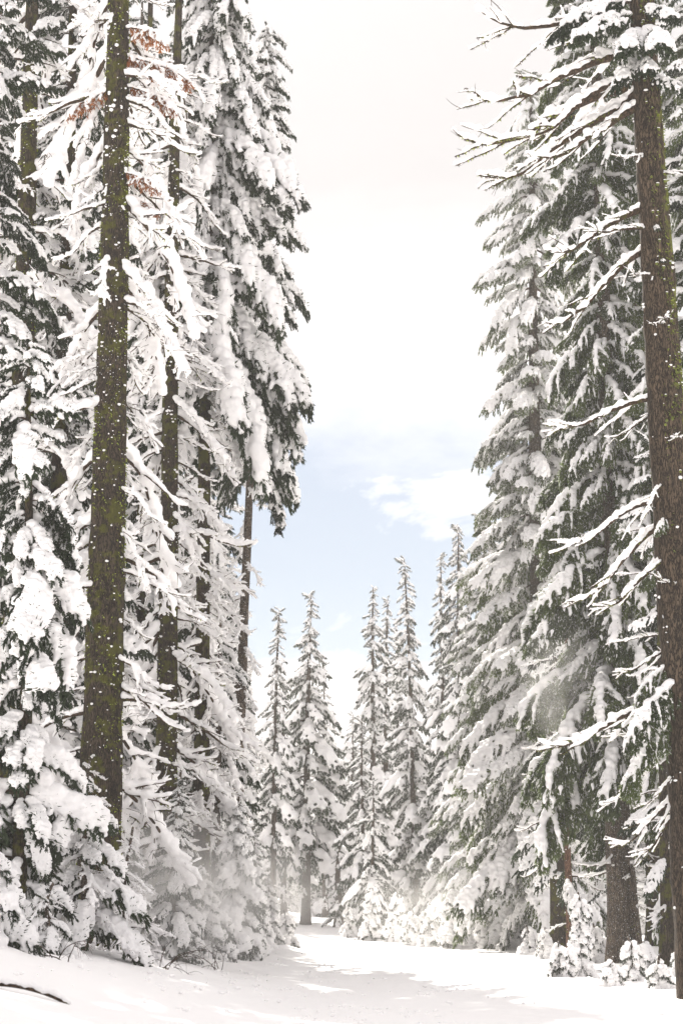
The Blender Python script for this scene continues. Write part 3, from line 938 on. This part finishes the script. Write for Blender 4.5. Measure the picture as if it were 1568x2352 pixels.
# --- right side
tree('tall narrow fir with a rounded top, left edge of the right-hand trees', 1240, 80, top=165, Rm=3.4, kinds=(FROST,), zc=2.5, dz=0.70, per=6, p=0.36, rmin=0.6,
     r0=0.42, bark=BARK_F, detail=0.5, pitch=(-0.1, 0.15), jit=0.25, up=0.05)
tree('dense fir with dark lower boughs beside the road', 1115, 92, top=1180, Rm=2.5, kinds=(FROST,), zc=1.0, dz=0.55, per=6, p=0.5, r0=0.3, detail=0.4, jit=0.25)
tree('fir behind the right-hand wall of boughs', 1185, 86, top=1000, Rm=2.5, kinds=(FROST, DRAPE), zc=1.2, dz=0.7, per=5, p=0.4, r0=0.32, detail=0.4)
tree('great drooping fir hung with green foliage and long snow drapes', 1405, 58, top=-800, Rm=2.75, kinds=(DRAPE,), zc=5.6, dz=0.72, per=6, p=0.30, r0=0.32, zmax=31,
     bark=BARK_F, detail=0.5, mid=lambda t: (1 - t) ** 0.62 * (0.88 + 0.14 * math.sin(t * 14)), jit=0.25, up=0.05)
tree('laden fir behind the big right-hand trunk', 1490, 68, top=-600, Rm=2.2, kinds=(DRAPE, FROST), zc=4.5, dz=0.8, per=5, p=0.3, r0=0.3, bark=BARK_M, detail=0.4)
tree('laden fir cut by the right picture edge', 1640, 56, top=-100, Rm=2.2, kinds=(FIR, DRAPE), zc=3.5, dz=0.8, per=5, p=0.3, r0=0.3, detail=0.4)
for px, D, r0, bk, ln, lb in [(1272, 70, .30, BARK_M, 0, 'mossy trunk base in the shade behind the road edge'), (1297, 64, .13, BARK_RED, 0, 'thin reddish trunk beside a wider mossy one'),
                              (1447, 58, .17, BARK_F, -0.8, 'slim leaning grey trunk in the right-hand undergrowth'), (1522, 52, .27, BARK_M, 0, 'bright mossy trunk just behind the big right-hand trunk'),
                              (1408, 72, .2, BARK_F, 0.2, 'pale trunk in the shade of the right-hand wood'), (1210, 84, .33, BARK_F, 0, 'thick dim trunk in drifting snow'),
                              (1345, 82, .22, BARK_F, 0, 'dim trunk deep in the right-hand wood')]:
    tree(lb, px, D, H=14 if bk is not BARK_RED else 11, Rm=1.5, kinds=(FIR, LIMB), zc=2.6, dz=0.9, per=4, p=0.3, r0=r0, bark=bk, lean=(ln, 0), detail=0.6, name='wood_edge_tree',
         bits=(60, 200), low=LIMB, low_range=(1, 4), low_n=6, low_len=1.0)

# big trunk on the right, with long bare limbs reaching over the road
root, axis, radf, gz = tree('big brown trunk with bright moss and long bare limbs over the road', 1592, 39, H=34, Rm=1, kinds=(LIMB,), zc=40, per=0, r0=0.49,
                            bark=BARK_R, lean=(-1.0, 0), name='big_pine_tree', bits=(350, 5000), detail=1.2, bend=0.05, flare=0.12)
# limbs: (py at trunk, length m, azimuth deg (180 = left), pitch deg, roll)
for i, (py, ln, az, pt) in enumerate([(40, 3.2, 172, 14), (120, 3.5, 192, 6), (200, 3.4, 176, -8), (185, 3.5, 184, -2), (240, 2.8, 190, -10), (160, 3.0, 200, -6), (470, 2.6, 186, -4), (560, 2.4, 172, -10), (520, 1.6, 215, 10), (905, 2.1, 184, 2), (930, 1.2, 160, -10),
                                      (1130, 2.1, 187, -4), (1090, 1.3, 205, -20), (1190, 2.3, 175, -12), (1260, 1.9, 195, -16), (1480, 1.2, 180, -5), (1590, 2.7, 184, 2), (1640, 1.3, 170, 10),
                                      (1720, 1.8, 178, -2), (1760, 1.2, 195, -8), (1800, 1.7, 184, -20), (1830, 1.4, 172, -28), (360, 1.1, 230, 10), (640, 0.9, 240, 20), (760, 0.9, 250, 30), (1010, .8, 265, 20), (1350, .8, 240, 30),
                                      (400, 1.2, 330, 10), (800, 1.2, 350, 10), (1300, 1.0, 320, 20), (1700, 0.8, 300, 10)]):
    z = Z_at(py, 39) - gz
    v = LIMBR[i % 6]
    put(root, 'limb', v, axis(z), R(az), ln / 2.5, pitch=R(pt), roll=rng.uniform(-0.4, 0.4))
for py, ln, az, pt in [(40, 1.9, 215, 0), (90, 1.8, 245, 5), (10, 2.0, 200, 10), (80, 1.9, 278, 0), (130, 1.5, 232, -5), (150, 1.3, 262, 0), (180, 1.2, 320, 0), (20, 1.2, 300, 0), (520, .45, 265, 10), (600, .4, 280, 10), (1560, 1.5, 215, -5), (1640, 1.5, 205, -5), (1180, .6, 230, 0), (1520, 1.0, 190, 0)]:
    z = Z_at(py, 39) - gz
    put(root, 'branch', random.choice(FIR if py < 1000 else DRAPE), axis(z), R(az), ln / 2.6, pitch=R(pt))

# snow-smothered little firs along the right bank and the far end
for px, D, top, Rm, lb in [(1316, 50, 2050, .55, 'knee-high pointed fir on the right-hand bank'), (1432, 46, 2145, .42, 'tiny fir before the leaning grey trunk'),
                           (1278, 49, 2160, .5, 'rounded snow mound with a fir tip beside the pointed one'), (1500, 42, 2190, .5, 'rounded snowy shrub near the big trunk'),
                           (1390, 44, 2195, .5, 'low snowy shrub with green tips showing'),
                           (850, 112, 2040, 1.0, 'small snow cone at the end of the road, the left one'), (908, 108, 2050, .95, 'small snow cone right of its twin at the road end'),
                           (985, 100, 2075, .85, 'small snow cone by the thin spire'), (1040, 96, 2035, 1.0, 'snow-smothered fir before the dense roadside fir'),
                           (1068, 92, 2000, .9, 'taller snow-smothered fir before the dense roadside fir'), (1110, 86, 2080, 1.0, 'low snow-covered shrub at the right edge of the road'),
                           (1165, 82, 2100, .9, 'round snow-covered shrub in the drifting snow'), (1345, 60, 2120, .8, 'snow-covered shrub behind the pointed fir'),
                           (1018, 98, 2080, .7, 'little snow cone between the spire and the dense fir'), (1205, 74, 2125, .9, 'snow-heaped shrub before the thick dim trunk'),
                           (1245, 66, 2130, .7, 'snow-heaped shrub before the two trunk bases'), (1465, 50, 2150, .5, 'snowy shrub between the leaning trunk and the mossy one'),
                           (1545, 46, 2170, .5, 'snow-capped shrub in front of the mossy trunk'), (940, 104, 2090, .7, 'low snow heap at the foot of the thin spire'),
                           (800, 116, 2085, .8, 'low snow heap below the broken snag'), (660, 96, 2090, .8, 'snow heap on the left edge of the far road'),
                           (605, 72, 2060, .8, 'rounded snow-buried fir at the left edge of the road')]:
    tree(lb, px, D - 12 if D > 94 else D, top=top, Rm=Rm, group='snow-smothered little firs along the road', kinds=(PUFF,), zc=0.05, dz=0.17 if D < 70 else 0.26, per=5, p=0.9, r0=0.035, detail=0.15, rmin=0.28 if D < 70 else 0.4, up=-0.2, name='snowy_sapling')

# snow-laden branch fallen on the near bank
fb = empty('fallen_branch', (X_at(55, 24.6), 24.6, float(ground(X_at(55, 24.6), 24.6)) + 0.08), 'dark fallen branch under a ridge of snow, lower left corner', 'fallen branch')
g = Geo(); sn = Geo()
pts = curve([-0.55, 0, 0.0], [1, 0, 0.12], 1.25, 12, [0, 0.1, -0.45], 0.03)
g.tube(pts, np.linspace(0.035, 0.018, 12), 8)
link('wood', g.mesh('wood', [TWIGM]), fb)
snow_on(sn, pts, 0.055, 1.0, up=0.9); sn.blobs(pts[2:10:2] + [0, 0, .03], np.full((4, 3), .05))
link('snow_ridge', remesh(sn.mesh('s', []), 0.014, [SNOW], 'snow_ridge'), fb)
# clods of snow dropped from the boughs
g = Geo()
C = []; Q = []
for k in range(420):
    y_ = U(26, 75); x_ = U(-0.16, 0.10) * y_ if rng.random() < 0.75 else U(5, 9)
    c0 = np.array([x_, y_, float(ground(x_, y_)) + 0.01])
    for q in range(rng.integers(1, 6)):
        o_ = np.array([rng.normal() * .12, rng.normal() * .2, 0]); r_ = U(0.012, 0.05)
        C.append(c0 + o_); Q.append([r_ * 1.2, r_ * 1.2, r_ * .8])
g.blobs(C, Q)
link('fallen_snow_clods', g.mesh('fallen_snow_clods', [GSNOW]), kind='stuff')

# leafless twigs poking out of the bank
for px, D, n_, h_, lb in [(385, 40, 7, 0.9, 'thin leafless twigs arching over the bank below the brown trunk'), (150, 33, 6, 0.8, 'leafless reddish twigs hanging over the near bank on the left'),
                          (505, 48, 5, 0.8, 'leafless twigs sticking out of the snow before the low laden fir')]:
    tx = X_at(px, D)
    r_ = empty('leafless_shrub', (tx, D, float(ground(tx, D))), lb, 'shrub')
    for k in range(n_):
        g = Geo()
        st = curve([rng.normal() * .1, rng.normal() * .1, -0.05], [rng.normal() * .5, rng.normal() * .3, 1], h_ * U(0.7, 1.4), 9, [U(-1, 1), 0, -1.6], 0.08)
        g.tube(st, np.linspace(0.010, 0.003, 9), 4)
        for q in range(5):
            i_ = rng.integers(2, 8)
            g.tube(curve(st[i_], (st[i_] - st[i_ - 1]) + rng.normal(size=3) * .08, U(.15, .35), 5, [0, 0, -1], .1), np.linspace(0.005, 0.002, 5), 3)
        link('stem', g.mesh('stem', [TWIG]), r_)

# ------------------------------------------------------------------ haze
g = Geo()
def box(g, a, b):
    a = np.array(a, float); b = np.array(b, float)
    v = np.array([[x, y, z] for x in (a[0], b[0]) for y in (a[1], b[1]) for z in (a[2], b[2])])
    f = np.array([[0, 1, 3, 2], [4, 6, 7, 5], [0, 4, 5, 1], [2, 3, 7, 6], [0, 2, 6, 4], [1, 5, 7, 3]])
    g.add(v, f)
box(g, (-620, -80, -6), (620, 620, 42))
m, t, out = mat('haze')
v = N(t, 'ShaderNodeVolumePrincipled', inp={'Color': (1, 0.98, 0.96, 1), 'Density': 0.00042, 'Anisotropy': 0.1})
t.links.new(v.outputs[0], out.inputs['Volume'])
link('haze', g.mesh('haze', [m], False), kind='stuff')


# wind-blown snow dust hanging near the ground
def puff_cloud(cx, cy, cz, rx, ry, rz, dens, label):
    g = Geo()
    g.blobs([[0, 0, 0]], [[rx, ry, rz]], hi=True)
    m, t, out = mat('snow_dust')
    v = N(t, 'ShaderNodeVolumePrincipled', inp={'Color': (1, 0.985, 0.965, 1), 'Anisotropy': 0.3})
    tcn = N(t, 'ShaderNodeTexCoord')
    q = N(t, 'ShaderNodeVectorMath', operation='DIVIDE'); q.inputs[1].default_value = (rx, ry, rz)
    t.links.new(tcn.outputs['Object'], q.inputs[0])
    ln = N(t, 'ShaderNodeVectorMath', operation='LENGTH'); t.links.new(q.outputs[0], ln.inputs[0])
    f = math_n(t, 'SUBTRACT', 1.0, ln.outputs['Value'], True)
    nz_ = N(t, 'ShaderNodeTexNoise', inp={'Scale': 1.1, 'Detail': 3.0})
    t.links.new(tcn.outputs['Object'], nz_.inputs['Vector'])
    f = math_n(t, 'MULTIPLY', f, ramp(t, [(0.35, 0.1), (0.7, 1.6)], nz_.outputs[0]))
    t.links.new(math_n(t, 'MULTIPLY', f, dens), v.inputs['Density'])
    t.links.new(v.outputs[0], out.inputs['Volume'])
    o = link('drifting_snow_dust', g.mesh('drifting_snow_dust', [m]), kind='stuff')
    o.location = (cx, cy, cz)
    o['label'] = label; o['category'] = 'snow dust'


for px, D, py, rx, ry, rz, d, lb in [
        (370, 49, 2060, 4.4, 5, 2.4, 0.30, 'pale snow dust blowing at the foot of the left trunks'),
        (1150, 84, 2090, 8.0, 7, 2.6, 0.06, 'warm pale snow dust at the right edge of the road'),
        (690, 114, 2070, 7.0, 8, 3.0, 0.03, 'faint snow dust where the road ends'),
        (1290, 55, 1560, 1.3, 1.5, 1.9, 0.20, 'snow dust falling from the great drooping fir')]:
    puff_cloud(X_at(px, D), D, Z_at(py, D), rx, ry, rz, d, lb)

# single flakes catching the light
g = Geo()
OV = np.array([[1, 0, 0], [-1, 0, 0], [0, 1, 0], [0, -1, 0], [0, 0, 1], [0, 0, -1]], float)
OF = np.array([[0, 2, 4], [2, 1, 4], [1, 3, 4], [3, 0, 4], [2, 0, 5], [1, 2, 5], [3, 1, 5], [0, 3, 5]])
C = []
for cx, cy_, py, sx, sz_, n_ in [(240, 44, 550, 0.7, 1.6, 500), (200, 44, 850, 0.7, 0.8, 300), (340, 50, 2030, 1.5, 1.0, 900), (1150, 84, 2080, 2.6, 1.3, 900), (1300, 54, 1540, 0.6, 0.9, 500), (1250, 60, 1900, 1.6, 2.0, 400)]:
    c0 = np.array([X_at(cx, cy_), cy_, Z_at(py, cy_)])
    C.append(c0 + rng.normal(size=(n_, 3)) * np.array([sx, 1.0, sz_]))
C = np.concatenate(C)
s_ = rng.uniform(0.004, 0.011, len(C))
g.add((C[:, None] + OV[None] * s_[:, None, None]).reshape(-1, 3), (OF[None] + (np.arange(len(C)) * 6)[:, None, None]).reshape(-1, 3))
link('blowing_snowflakes', g.mesh('blowing_snowflakes', [SNOW], False), kind='stuff')
